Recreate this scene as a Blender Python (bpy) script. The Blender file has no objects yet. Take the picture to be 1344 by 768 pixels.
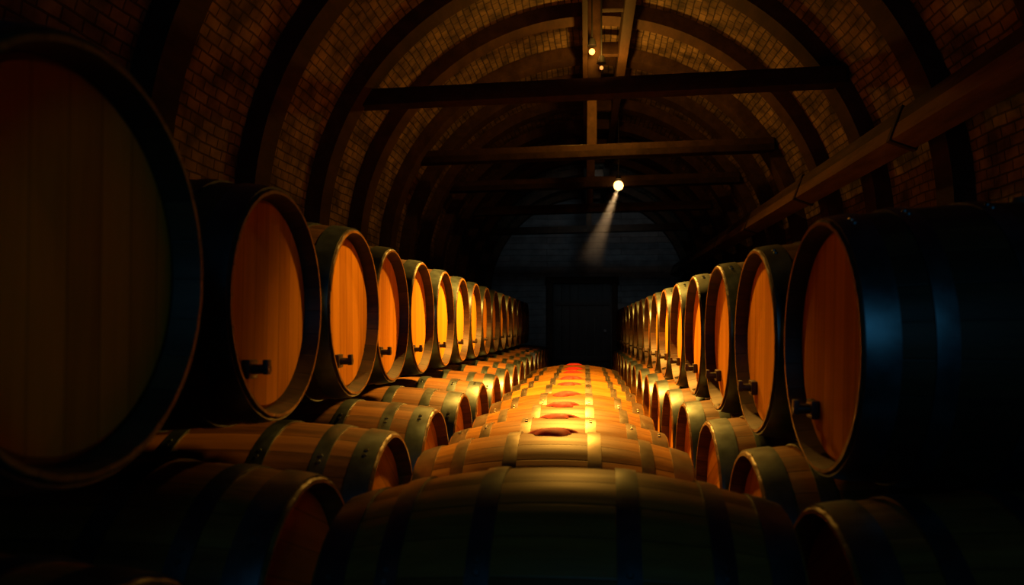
import bpy, bmesh, math, random
from mathutils import Vector, Matrix
random.seed(7)
scene = bpy.context.scene
scene.view_settings.view_transform = 'Standard'
COL = scene.collection

# ------------------------------------------------------------ materials
def newmat(name):
    m = bpy.data.materials.new(name); m.use_nodes = True
    nt = m.node_tree
    return m, nt, nt.nodes, nt.links, nt.nodes['Principled BSDF']

def math_node(nt, op, a, b=None):
    n = nt.nodes.new('ShaderNodeMath'); n.operation = op
    for i, v in enumerate((a, b)):
        if v is None: continue
        if isinstance(v, (int, float)): n.inputs[i].default_value = v
        else: nt.links.new(v, n.inputs[i])
    return n.outputs[0]

def ramp(nt, fac, stops):
    r = nt.nodes.new('ShaderNodeValToRGB')
    els = r.color_ramp.elements
    while len(els) < len(stops): els.new(0.5)
    for e, (p, c) in zip(els, stops):
        e.position = p; e.color = (*c, 1)
    nt.links.new(fac, r.inputs[0])
    return r.outputs[0]

def wood_planks(name, mode, dark, mid, light, nplank, rough=0.5, grain=(3, 40, 40), bump=0.25, spec=.5, joint=.45):
    m, nt, N, L, bsdf = newmat(name)
    tc = N.new('ShaderNodeTexCoord')
    sep = N.new('ShaderNodeSeparateXYZ'); L.new(tc.outputs['Object'], sep.inputs[0])
    oi = N.new('ShaderNodeObjectInfo')
    if mode == 'angle':
        a = math_node(nt, 'ARCTAN2', sep.outputs[2], sep.outputs[1])
        t = math_node(nt, 'MULTIPLY', a, nplank / (2 * math.pi))
    elif mode == 'y':
        t = math_node(nt, 'MULTIPLY', sep.outputs[1], nplank)
    else:
        t = math_node(nt, 'MULTIPLY', sep.outputs[2], nplank)
    idx = math_node(nt, 'FLOOR', t)
    key = math_node(nt, 'ADD', idx, math_node(nt, 'MULTIPLY', oi.outputs['Random'], 91.7))
    wn = N.new('ShaderNodeTexWhiteNoise'); wn.noise_dimensions = '1D'; L.new(key, wn.inputs['W'])
    mp = N.new('ShaderNodeMapping'); L.new(tc.outputs['Object'], mp.inputs[0]); mp.inputs['Scale'].default_value = grain
    add = N.new('ShaderNodeVectorMath'); add.operation = 'ADD'
    sc = N.new('ShaderNodeVectorMath'); sc.operation = 'SCALE'; sc.inputs['Scale'].default_value = 7
    L.new(wn.outputs['Color'], sc.inputs[0]); L.new(mp.outputs[0], add.inputs[0]); L.new(sc.outputs[0], add.inputs[1])
    ns = N.new('ShaderNodeTexNoise'); L.new(add.outputs[0], ns.inputs['Vector'])
    ns.inputs['Scale'].default_value = 1; ns.inputs['Detail'].default_value = 6; ns.inputs['Roughness'].default_value = .65
    f = math_node(nt, 'ADD', math_node(nt, 'MULTIPLY', ns.outputs[0], .75), math_node(nt, 'MULTIPLY', wn.outputs['Value'], .3))
    col = ramp(nt, f, [(0.3, dark), (0.52, mid), (0.8, light)])
    fr = math_node(nt, 'FRACT', t)
    d = math_node(nt, 'ABSOLUTE', math_node(nt, 'SUBTRACT', fr, .5))
    j = ramp(nt, d, [(0.455, (1, 1, 1)), (0.5, (joint,) * 3)])
    mx = N.new('ShaderNodeMix'); mx.data_type = 'RGBA'; mx.blend_type = 'MULTIPLY'; mx.inputs[0].default_value = 1
    L.new(col, mx.inputs[6]); L.new(j, mx.inputs[7])
    L.new(mx.outputs[2], bsdf.inputs['Base Color'])
    bsdf.inputs['Roughness'].default_value = rough
    bsdf.inputs['Specular IOR Level'].default_value = spec
    h = math_node(nt, 'ADD', math_node(nt, 'MULTIPLY', ns.outputs[0], .3), j)
    b = N.new('ShaderNodeBump'); b.inputs['Strength'].default_value = bump; b.inputs['Distance'].default_value = .004
    L.new(h, b.inputs['Height']); L.new(b.outputs[0], bsdf.inputs['Normal'])
    return m

M_STAVE = wood_planks('oak_staves_shaded', 'angle', (.018, .008, .004), (.042, .018, .007), (.075, .033, .012), 26, .5, spec=.3)  # oak darkened so its colour carries the shade on the upper rows
M_STAVE_M = wood_planks('oak_staves_part_shaded', 'angle', (.06, .024, .005), (.145, .060, .011), (.24, .105, .018), 26, .42, spec=.35)  # same oak with some shade put into the colour, lower rows and front
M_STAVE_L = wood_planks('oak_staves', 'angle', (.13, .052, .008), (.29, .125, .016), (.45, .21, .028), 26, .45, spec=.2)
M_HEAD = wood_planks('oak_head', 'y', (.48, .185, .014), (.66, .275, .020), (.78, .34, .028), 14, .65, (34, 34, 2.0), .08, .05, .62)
M_BEAM = wood_planks('old_timber', 'none', (.018, .009, .005), (.042, .022, .011), (.085, .044, .021), 0.01, .8, (9, 2, 9), .6, .12)
M_PURLIN = wood_planks('purlin_timber', 'none', (.035, .018, .008), (.13, .065, .028), (.30, .16, .068), 0.01, .8, (9, 1.2, 9), .9, .15)

def simple(name, col, rough, metal=0, noise=0.0, scale=30):
    m, nt, N, L, b = newmat(name)
    b.inputs['Roughness'].default_value = rough; b.inputs['Metallic'].default_value = metal
    tc = N.new('ShaderNodeTexCoord'); ns = N.new('ShaderNodeTexNoise')
    ns.inputs['Scale'].default_value = scale; ns.inputs['Detail'].default_value = 5
    L.new(tc.outputs['Object'], ns.inputs['Vector'])
    lo = tuple(c * (1 - noise) for c in col); hi = tuple(min(1, c * (1 + noise)) for c in col)
    L.new(ramp(nt, ns.outputs[0], [(.3, lo), (.7, hi)]), b.inputs['Base Color'])
    r = N.new('ShaderNodeMapRange'); r.inputs[3].default_value = rough * .8; r.inputs[4].default_value = min(1, rough * 1.25)
    L.new(ns.outputs[0], r.inputs[0]); L.new(r.outputs[0], b.inputs['Roughness'])
    return m
M_HOOP = simple('hoop_steel', (.075, .105, .12), .36, .9, .4, 14)
M_HOOP_L = simple('hoop_galvanised', (.20, .17, .13), .38, .9, .3, 14)
M_TAP = simple('tap_dark_wood', (.025, .014, .008), .5, 0, .3)
M_BUNG = simple('bung_wood', (.12, .04, .015), .6, 0, .3)
M_RED = simple('red_wine_stain', (.55, .006, .005), .7, 0, .2, 40)
M_FIX = simple('lamp_housing', (.02, .02, .02), .4, .6, .2)

def brick_mat(name, c1, c2, mort, bw, bh, bump=.8, v0=.25, v1=1.7):
    m, nt, N, L, b = newmat(name)
    tc = N.new('ShaderNodeTexCoord')
    ns = N.new('ShaderNodeTexNoise'); ns.inputs['Scale'].default_value = 2.2; ns.inputs['Detail'].default_value = 6
    L.new(tc.outputs['UV'], ns.inputs['Vector'])
    w = N.new('ShaderNodeVectorMath'); w.operation = 'SCALE'; w.inputs['Scale'].default_value = .05
    L.new(ns.outputs['Color'], w.inputs[0])
    a = N.new('ShaderNodeVectorMath'); a.operation = 'ADD'
    L.new(tc.outputs['UV'], a.inputs[0]); L.new(w.outputs[0], a.inputs[1])
    br = N.new('ShaderNodeTexBrick'); L.new(a.outputs[0], br.inputs['Vector'])
    br.inputs['Color1'].default_value = (*c1, 1); br.inputs['Color2'].default_value = (*c2, 1); br.inputs['Mortar'].default_value = (*mort, 1)
    br.inputs['Scale'].default_value = 1; br.inputs['Brick Width'].default_value = bw; br.inputs['Row Height'].default_value = bh
    br.inputs['Mortar Size'].default_value = .006; br.inputs['Mortar Smooth'].default_value = .5; br.inputs['Bias'].default_value = -.1
    n2 = N.new('ShaderNodeTexNoise'); n2.inputs['Scale'].default_value = 5; n2.inputs['Detail'].default_value = 8
    L.new(tc.outputs['UV'], n2.inputs['Vector'])
    var = ramp(nt, n2.outputs[0], [(.34, (v0,) * 3), (.66, (v1,) * 3)])
    mx = N.new('ShaderNodeMix'); mx.data_type = 'RGBA'; mx.blend_type = 'MULTIPLY'; mx.inputs[0].default_value = 1
    L.new(br.outputs['Color'], mx.inputs[6]); L.new(var, mx.inputs[7]); L.new(mx.outputs[2], b.inputs['Base Color'])
    b.inputs['Roughness'].default_value = .85
    b.inputs['Specular IOR Level'].default_value = .2
    h = math_node(nt, 'SUBTRACT', math_node(nt, 'MULTIPLY', n2.outputs[0], .7), br.outputs['Fac'])
    bp = N.new('ShaderNodeBump'); bp.inputs['Strength'].default_value = bump; bp.inputs['Distance'].default_value = .02
    L.new(h, bp.inputs['Height']); L.new(bp.outputs[0], b.inputs['Normal'])
    return m
M_BRICK = brick_mat('vault_brick', (.130, .086, .045), (.070, .045, .024), (.036, .024, .014), .13, .062, 1.0, .3, 1.6)
M_WALL = brick_mat('wall_stone', (.08, .055, .035), (.05, .033, .02), (.03, .025, .02), .3, .10)
M_BACK = brick_mat('end_wall_courses', (.13, .125, .12), (.10, .095, .09), (.045, .042, .04), 1.6, .13, .4, .75, 1.15)
M_FLOOR = brick_mat('floor_flagstone', (.10, .085, .07), (.06, .05, .04), (.02, .02, .02), .7, .5, .4)
M_DOOR = wood_planks('door_boards', 'none', (.012, .010, .008), (.03, .025, .02), (.05, .04, .03), .01, .7, (12, 12, 1.5), .5)

# ------------------------------------------------------------ helpers
def mkobj(name, me, loc=(0, 0, 0), rot=(0, 0, 0), parent=None):
    o = bpy.data.objects.new(name, me); COL.objects.link(o)
    o.location = loc; o.rotation_euler = rot
    if parent: o.parent = parent
    return o

def finish(bm, name, mats, smooth_angle=40):
    bmesh.ops.recalc_face_normals(bm, faces=bm.faces)
    me = bpy.data.meshes.new(name); bm.to_mesh(me); bm.free()
    for m in mats: me.materials.append(m)
    me.polygons.foreach_set('use_smooth', [True] * len(me.polygons))
    me.set_sharp_from_angle(angle=math.radians(smooth_angle))
    return me

def add_box(bm, c, s, mi=0, rot=None, bevel=0.0):
    r = bmesh.ops.create_cube(bm, size=1)
    vs = r['verts']
    bmesh.ops.scale(bm, vec=s, verts=vs)
    fs = set(f for v in vs for f in v.link_faces)
    if bevel:
        es = list(set(e for v in vs for e in v.link_edges))
        rr = bmesh.ops.bevel(bm, geom=es, offset=bevel, segments=2, affect='EDGES', profile=.6)
        vs = list(set(v for f in rr['faces'] for v in f.verts) | set(v for v in vs if v.is_valid))
        fs = set(f for v in vs for f in v.link_faces)
    if rot is not None: bmesh.ops.rotate(bm, cent=(0, 0, 0), matrix=rot, verts=vs)
    bmesh.ops.translate(bm, vec=c, verts=vs)
    for f in fs: f.material_index = mi
    return vs

def add_cyl(bm, c, r1, r2, h, mi=0, rot=None, seg=20):
    r = bmesh.ops.create_cone(bm, cap_ends=True, segments=seg, radius1=r1, radius2=r2, depth=h)
    vs = r['verts']
    if rot is not None: bmesh.ops.rotate(bm, cent=(0, 0, 0), matrix=rot, verts=vs)
    bmesh.ops.translate(bm, vec=c, verts=vs)
    for f in set(f for v in vs for f in v.link_faces): f.material_index = mi
    return vs

RX = Matrix.Rotation(math.radians(90), 3, 'Y')

# ------------------------------------------------------------ barrel
HL = .455
def prof(x, RH=.292, RB=.328):
    t = x / HL
    return RH + (RB - RH) * (1 - abs(t) ** 2.1)

def build_barrel(name, tap, stain, seed, RH=.292, RB=.328, stave=None, hoop=None):
    rnd = random.Random(seed)
    P = lambda x: prof(x, RH, RB)
    bm = bmesh.new()
    NS = 26; SUB = 4; SEG = NS * SUB
    def ring(x, r, groove=0.0):
        vs = []
        for i in range(SEG):
            a = 2 * math.pi * i / SEG
            rr = r - (groove if i % SUB == 0 else 0)
            vs.append(bm.verts.new((x, rr * math.cos(a), rr * math.sin(a))))
        return vs
    def bridge(a, b, mi):
        for i in range(SEG):
            j = (i + 1) % SEG
            f = bm.faces.new((a[i], a[j], b[j], b[i])); f.material_index = mi
    NX = 26
    rings = [ring(-HL + 2 * HL * k / NX, P(-HL + 2 * HL * k / NX), .0022) for k in range(NX + 1)]
    for k in range(NX): bridge(rings[k], rings[k + 1], 0)
    for s, outer in ((-1, rings[0]), (1, rings[-1])):
        r1 = ring(s * (HL + .004), RH - .004, .001)
        r2 = ring(s * (HL + .004), RH - .012, .001)
        r3 = ring(s * (HL - .042), RH - .022)
        r4 = ring(s * (HL - .042), RH - .026)
        r5 = ring(s * (HL - .036), RH - .034)
        bridge(outer, r1, 0); bridge(r1, r2, 6); bridge(r2, r3, 0); bridge(r3, r4, 0); bridge(r4, r5, 1)
        f = bm.faces.new(r5); f.material_index = 1
    for s in (-1, 1):
        for x0, w in ((.420, .064), (.305, .042), (.135, .044)):
            xa, xb = s * (x0 - w / 2), s * (x0 + w / 2)
            A = ring(xa, P(xa) - .004); B = ring(xa, P(xa) + .0045)
            M2 = ring((xa + xb) / 2, P((xa + xb) / 2) + .0055)
            C = ring(xb, P(xb) + .0045); D = ring(xb, P(xb) - .004)
            bridge(A, B, 2); bridge(B, M2, 2); bridge(M2, C, 2); bridge(C, D, 2)
            ang0 = math.radians(68 + rnd.uniform(-5, 5))
            for k in range(2):
                ang = ang0 + k * .07
                r = P(s * x0) + .006
                m = Matrix.Rotation(ang - math.pi / 2, 3, 'X')
                add_cyl(bm, (s * x0, r * math.cos(ang), r * math.sin(ang)), .008, .005, .006, 2, m, 10)
    if stain:
        NA = 40; rr = []
        ph = [rnd.uniform(0, 6.28) for _ in range(4)]
        for i in range(NA):
            a = 2 * math.pi * i / NA
            rad = .048 * (1 + .18 * math.sin(2 * a + ph[0]) + .14 * math.sin(3 * a + ph[1]) + .08 * math.sin(7 * a + ph[2]))
            rr.append(rad)
        prev = None
        for k in range(0, 7):
            t = k / 6
            cur = []
            for i in range(NA):
                a = 2 * math.pi * i / NA
                x = 1.7 * rr[i] * (t * .97 + .03) * math.cos(a); y = rr[i] * (t * .97 + .03) * math.sin(a)
                RR = P(x) + .016 * (1 - t ** 3) + .0005
                cur.append(bm.verts.new((x, RR * math.sin(y / RR), RR * math.cos(y / RR))))
            if prev:
                for i in range(NA):
                    j = (i + 1) % NA
                    bm.faces.new((prev[i], prev[j], cur[j], cur[i])).material_index = 5
            else:
                bm.faces.new(cur).material_index = 5
            prev = cur
    else:
        add_cyl(bm, (0, 0, RB + .004), .030, .027, .016, 4)
    if tap:
        x = HL - .036
        add_box(bm, (x + .010, -.120, -.165), (.020, .050, .046), 3, None, .004)
        add_cyl(bm, (x + .035, -.120, -.165), .013, .011, .05, 3, RX)
        add_box(bm, (x + .052, -.120, -.160), (.014, .022, .036), 3, None, .003)
    return finish(bm, name, [stave or M_STAVE, M_HEAD, hoop or M_HOOP, M_TAP, M_BUNG, M_RED, M_STAVE_L], 35)

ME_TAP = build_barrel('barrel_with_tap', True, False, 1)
ME_NOTAP = build_barrel('barrel_plain_shaded', False, False, 1)
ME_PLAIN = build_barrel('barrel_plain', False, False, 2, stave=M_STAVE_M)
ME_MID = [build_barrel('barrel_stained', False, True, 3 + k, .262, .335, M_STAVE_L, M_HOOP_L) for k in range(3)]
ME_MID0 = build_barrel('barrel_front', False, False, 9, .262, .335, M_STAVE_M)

def put_barrel(me, headx, y, z, side, roll=0):
    cx = headx + side * HL
    rot = (roll, 0, 0) if side < 0 else (roll, 0, math.pi)
    mkobj('wine_barrel', me, (cx, y, z), rot)

FLOOR = -1.12
LY = [.99, 1.92, 2.66, 3.34] + [4.0 + .664 * i for i in range(12)]
LX = [-.66, -.78, -.81, -.85] + [-.86] * 12
LZ = [.085, .056, .048, .047] + [.045] * 12
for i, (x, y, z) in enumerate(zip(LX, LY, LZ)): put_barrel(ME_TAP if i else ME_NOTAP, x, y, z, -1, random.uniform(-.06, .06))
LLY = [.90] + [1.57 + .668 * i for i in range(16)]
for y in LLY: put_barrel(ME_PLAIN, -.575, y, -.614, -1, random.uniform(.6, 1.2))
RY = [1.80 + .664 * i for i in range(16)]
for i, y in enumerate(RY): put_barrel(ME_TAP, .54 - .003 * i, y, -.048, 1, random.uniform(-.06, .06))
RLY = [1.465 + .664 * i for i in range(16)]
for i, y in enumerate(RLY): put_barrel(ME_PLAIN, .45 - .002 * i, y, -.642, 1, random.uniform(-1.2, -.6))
MY = [1.60, 2.60, 3.272] + [3.945 + .673 * i for i in range(7)]
MZ = [-.638, -.70, -.73] + [-.742] * 7
MX = [-.050, -.105] + [-.112] * 8
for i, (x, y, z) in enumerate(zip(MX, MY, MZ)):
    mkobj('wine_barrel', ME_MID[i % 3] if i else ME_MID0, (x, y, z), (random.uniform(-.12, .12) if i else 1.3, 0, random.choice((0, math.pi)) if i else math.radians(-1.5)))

# ------------------------------------------------------------ racks
def rack(name, rails):
    bm = bmesh.new()
    for c, s in rails: add_box(bm, c, s, 0, None, .004)
    mkobj(name, finish(bm, name, [M_BEAM]))
r = []
for x in (-.575 - .13, -.575 - .78):
    zt = -.614 - prof(HL - .13) - .004
    r.append(((x, 6.3, (FLOOR + zt) / 2), (.09, 11.6, zt - FLOOR)))
rack('barrel_rack', r)
r = []
for x in (.45 + .13, .45 + .78):
    zt = -.642 - prof(HL - .13) - .004
    r.append(((x, 6.4, (FLOOR + zt) / 2), (.09, 11.2, zt - FLOOR)))
rack('barrel_rack', r)
bm = bmesh.new()
for x, y, z in zip(MX, MY, MZ):
    for dx in (-.3, .3):
        zb = z - prof(.3, .262, .335) - .004
        add_box(bm, (x + dx, y, (zb + FLOOR) / 2), (.08, .30, zb - FLOOR), 0, None, .004)
mkobj('barrel_cradle', finish(bm, 'barrel_cradle', [M_BEAM]))

# ------------------------------------------------------------ room shell
XC = .06; ZC = .66; R = 2.2; Y0 = -2.5; Y1 = 16.5
def strip(name, pts, mat, y0=Y0, y1=Y1, ny=1):
    bm = bmesh.new(); uvl = bm.loops.layers.uv.new('UVMap')
    s = [0]
    for a, b in zip(pts, pts[1:]): s.append(s[-1] + math.hypot(b[0] - a[0], b[1] - a[1]))
    vs = [[bm.verts.new((p[0], y, p[1])) for p in pts] for y in (y0, y1)]
    for i in range(len(pts) - 1):
        f = bm.faces.new((vs[0][i], vs[0][i + 1], vs[1][i + 1], vs[1][i]))
        for l, (yy, ss) in zip(f.loops, ((y0, s[i]), (y0, s[i + 1]), (y1, s[i + 1]), (y1, s[i]))):
            l[uvl].uv = (yy, ss)
        f.smooth = True
    me = bpy.data.meshes.new(name); bm.to_mesh(me); bm.free(); me.materials.append(mat)
    return mkobj(name, me)
arc = [(XC + R * math.cos(math.pi * k / 96), ZC + R * math.sin(math.pi * k / 96)) for k in range(97)]
strip('ceiling', arc, M_BRICK)
strip('wall_left', [(XC - R, ZC), (XC - R, FLOOR)], M_WALL)
strip('wall_right', [(XC + R, FLOOR), (XC + R, ZC)], M_WALL)
strip('floor', [(XC - R, FLOOR), (XC + R, FLOOR)], M_FLOOR)
bm = bmesh.new(); uvl = bm.loops.layers.uv.new('UVMap')
pts = [(XC + R, FLOOR)] + arc + [(XC - R, FLOOR)]
f = bm.faces.new([bm.verts.new((p[0], Y1, p[1])) for p in pts])
for l in f.loops: l[uvl].uv = (l.vert.co.x, l.vert.co.z)
me = bpy.data.meshes.new('wall_back'); bm.to_mesh(me); bm.free(); me.materials.append(M_BACK)
mkobj('wall_back', me)
DX0, DX1, DZ = -.70, .57, .92
bm = bmesh.new()
n = 7; w = (DX1 - DX0 - .02) / n
for i in range(n): add_box(bm, (DX0 + .01 + w * (i + .5), Y1 - .045, (DZ + FLOOR) / 2), (w - .008, .05, DZ - FLOOR - .02), 0, None, .005)
for z in (-.7, .5): add_box(bm, ((DX0 + DX1) / 2 , Y1 - .08, z), (DX1 - DX0 - .1, .03, .12), 0, None, .004)
add_cyl(bm, (DX1 - .14, Y1 - .11, -.1), .03, .03, .05, 1, Matrix.Rotation(math.pi / 2, 3, 'X'))
mkobj('door_1', finish(bm, 'door_1', [M_DOOR, M_HOOP]))
bm = bmesh.new()
add_box(bm, (DX0 - .06, Y1 - .07, (DZ + FLOOR) / 2), (.12, .13, DZ - FLOOR), 0, None, .008)
add_box(bm, (DX1 + .06, Y1 - .07, (DZ + FLOOR) / 2), (.12, .13, DZ - FLOOR), 0, None, .008)
add_box(bm, ((DX0 + DX1) / 2, Y1 - .07, DZ + .07), (DX1 - DX0 + .3, .14, .14), 0, None, .008)
mkobj('trim_1', finish(bm, 'trim_1', [M_BEAM]))

def rib(y, w=.24, d=.12):
    bm = bmesh.new()
    K = 72
    rows = []
    def sect(xo, zo, xi, zi):
        return [bm.verts.new((xo, -w / 2, zo)), bm.verts.new((xi, -w / 2 + .01, zi)), bm.verts.new((xi, w / 2 - .01, zi)), bm.verts.new((xo, w / 2, zo))]
    RO = R - .002
    rows.append(sect(XC + RO, FLOOR, XC + R - d, FLOOR))
    for k in range(K + 1):
        a = math.pi * k / K
        c, s = math.cos(a), math.sin(a)
        rows.append(sect(XC + RO * c, ZC + RO * s, XC + (R - d) * c, ZC + (R - d) * s))
    rows.append(sect(XC - RO, FLOOR, XC - (R - d), FLOOR))
    for a, b in zip(rows, rows[1:]):
        for i in range(4):
            j = (i + 1) % 4
            bm.faces.new((a[i], a[j], b[j], b[i]))
    bm.faces.new(rows[0]); bm.faces.new(rows[-1])
    mkobj('vault_rib', finish(bm, 'vault_rib', [M_BEAM], 30), (0, y, 0))
RIBS = [1.2, 2.3, 3.5, 4.65, 5.8, 6.85, 7.9, 8.75, 9.6, 10.65, 11.7, 12.8, 13.9, 15.1, 16.2]
for y in RIBS: rib(y)

BZ = 1.80
hw = math.sqrt((R - .03) ** 2 - (BZ - ZC) ** 2)
for y in (5.8, 7.9, 9.6, 11.7, 14.2):
    bm = bmesh.new()
    add_box(bm, (0, 0, 0), (2 * hw - .02, .16, .13), 0, None, .012)
    me = finish(bm, 'tie_beam', [M_BEAM])
    mkobj('tie_beam', me, (XC, y, BZ), (0, math.radians(-.6), math.radians(-4)))
bm = bmesh.new()
for x in (.02, .36):
    add_box(bm, (x, 7, 2.66), (.09, 18.6, .2), 0, None, .01)
for y in [p + .5 for p in RIBS]:
    add_box(bm, (.19, y, 2.66), (.30, .08, .12), 0, None, .008)
for y in (5.8, 7.9, 9.6, 11.7, 14.2):
    add_box(bm, (.07, y, 2.22), (.10, .10, .72), 0, None, .008)
mkobj('ridge_beam', finish(bm, 'ridge_beam', [M_BEAM]))
bm = bmesh.new()
add_box(bm, (0, 0, 0), (.15, 15.5, .20), 0, None, .012)
for y in range(-6, 8, 2): add_box(bm, (.0, y + .3, .0), (.17, .05, .22), 1, None, .004)
mkobj('purlin_beam', finish(bm, 'purlin_beam', [M_PURLIN, M_BEAM]), (1.86, 8.2, 1.14), (0, math.radians(20), 0))

# ------------------------------------------------------------ lamps
def emis(name, col, s):
    m, nt, N, L, b = newmat(name)
    b.inputs['Emission Color'].default_value = (*col, 1); b.inputs['Emission Strength'].default_value = s
    b.inputs['Base Color'].default_value = (*col, 1)
    return m
M_BULB = emis('bulb_glow', (1, .45, .10), 8)
M_BULB2 = emis('bulb_glow_dim', (1, .36, .08), 4)
M_BULB3 = emis('bulb_glow_faint', (1, .36, .08), 1.2)
def lamp(x, y, z, mat, r=.04, cord=.15):
    root = bpy.data.objects.new('ceiling_lamp', None); COL.objects.link(root); root.location = (x, y, z)
    bm = bmesh.new()
    add_cyl(bm, (0, 0, .045 + r), .035, .022, .05, 0)
    add_cyl(bm, (0, 0, .07 + r + cord / 2), .006, .006, cord, 0, None, 10)
    add_cyl(bm, (0, 0, .07 + r + cord), .035, .03, .02, 0)
    mkobj('housing', finish(bm, 'housing', [M_FIX]), parent=root)
    bm = bmesh.new(); bmesh.ops.create_uvsphere(bm, u_segments=24, v_segments=16, radius=r)
    mkobj('bulb', finish(bm, 'bulb', [mat], 180), parent=root)
lamp(.41, 9.42, 1.73, M_BULB, .060, .85)
lamp(.05, 5.62, 2.02, M_BULB2, .022, .44)
lamp(.12, 5.62, 1.90, M_BULB3, .014, .58)
lamp(.10, 7.2, 2.18, M_BULB2, .020, .40)  # added lamp hidden behind the first tie beam to light the vault brick

WARM = (1, .44, .05)
def light(kind, name, loc, energy, col, target=None, **kw):
    d = bpy.data.lights.new(name, kind); d.energy = energy; d.color = col
    for k, v in kw.items(): setattr(d, k, v)
    o = bpy.data.objects.new(name, d); COL.objects.link(o); o.location = loc
    if target is not None:
        o.rotation_euler = (Vector(target) - Vector(loc)).to_track_quat('-Z', 'Y').to_euler()
    return o
light('POINT', 'lamp_light', (.41, 9.42, 1.73), 100, WARM, shadow_soft_size=.045)
light('SPOT', 'lamp_light', (.10, 5.45, 1.98), 20, WARM, (.1, 6.2, 3), spot_size=math.radians(166), spot_blend=.8, shadow_soft_size=.04)
light('POINT', 'lamp_light', (.19, 7.2, 2.14), 42, WARM, shadow_soft_size=.04)  # added uplight for the brick near the apex
light('SPOT', 'aisle_fill_spot', (-.10, 5.1, 1.68), 1420, WARM, (-.14, 5.05, -.4), spot_size=math.radians(127), spot_blend=.85, shadow_soft_size=.06)  # added warm key without a fixture, lights heads and middle row
light('SPOT', 'aisle_fill_spot', (-.12, 8.1, 2.2), 300, WARM, (-.14, 8.1, -.4), spot_size=math.radians(98), spot_blend=.9, shadow_soft_size=.12)  # added warm fill over the far aisle, no fixture
light('SPOT', 'head_fill_spot', (.0, 2.95, 1.26), 100, WARM, (-.82, 2.60, 0), spot_size=math.radians(50), spot_blend=.95, shadow_soft_size=.05)  # added spot without fixture, brightens the near left heads
light('SPOT', 'head_fill_spot', (-.3, 2.95, 1.26), 62, WARM, (.54, 2.65, -.08), spot_size=math.radians(50), spot_blend=.95, shadow_soft_size=.05)  # added spot without fixture, brightens the near right heads
A = Vector((.41, 9.36, 1.70)); B = Vector((.12, 9.25, .95)); D = (B - A).normalized()
light('SPOT', 'shaft_spot', A, 380, (1, .58, .25), B, spot_size=math.radians(21), spot_blend=1, shadow_soft_size=.02)
m = bpy.data.materials.new('light_shaft_volume'); m.use_nodes = True; nt = m.node_tree  # scatter volume that draws the visible light shaft below the lamp
nt.nodes.remove(nt.nodes['Principled BSDF'])
vs = nt.nodes.new('ShaderNodeVolumeScatter'); nt.links.new(vs.outputs[0], nt.nodes['Material Output'].inputs['Volume'])
tc = nt.nodes.new('ShaderNodeTexCoord')
sp = nt.nodes.new('ShaderNodeSeparateXYZ'); nt.links.new(tc.outputs['Object'], sp.inputs[0])
mr = nt.nodes.new('ShaderNodeMapRange'); nt.links.new(sp.outputs[2], mr.inputs[0])
mr.inputs[1].default_value = -1; mr.inputs[2].default_value = -.1; mr.inputs[3].default_value = 0; mr.inputs[4].default_value = .36
nt.links.new(mr.outputs[0], vs.inputs['Density'])
bm = bmesh.new()
add_cyl(bm, (0, 0, -.5), .21, .035, 1.0, 0, None, 32)
o = mkobj('light_shaft_cone', finish(bm, 'light_shaft_cone', [m]), A + D * .05); o.rotation_euler = (-D).to_track_quat('Z', 'Y').to_euler()  # cone shaped as the lamp's beam, added so the shaft shows

light('AREA', 'cool_fill_area', (.3, -2.2, 1.1), 10, (.10, .46, .80), (1.3, 3, -.5), shape='RECTANGLE', size=.7, size_y=1.6)  # added cool area light behind the camera for blue hoop glints
light('SPOT', 'end_wall_fill', (.2, 12.2, 2.4), 40, (.58, .8, .95), (.1, 16.5, 1.5), spot_size=math.radians(84), spot_blend=1, shadow_soft_size=.2)  # added cool spot, no fixture, to brighten the end wall

w = bpy.data.worlds.new('world'); scene.world = w; w.use_nodes = True
w.node_tree.nodes['Background'].inputs[0].default_value = (.10, .25, .6, 1)
w.node_tree.nodes['Background'].inputs[1].default_value = .003

# ------------------------------------------------------------ camera
cd = bpy.data.cameras.new('camera'); cam = bpy.data.objects.new('camera', cd); COL.objects.link(cam)
cam.location = (0, 0, 0); cd.sensor_width = 36; cd.lens = 36 * 1000 / 1344
cam.rotation_euler = (math.pi / 2, 0, math.radians(3))
cd.shift_x = -(96 - 52.4) / 1344; cd.shift_y = 44 / 1344
cd.dof.use_dof = True; cd.dof.focus_distance = 4.5; cd.dof.aperture_fstop = 3.2
cd.clip_start = .02
scene.camera = cam
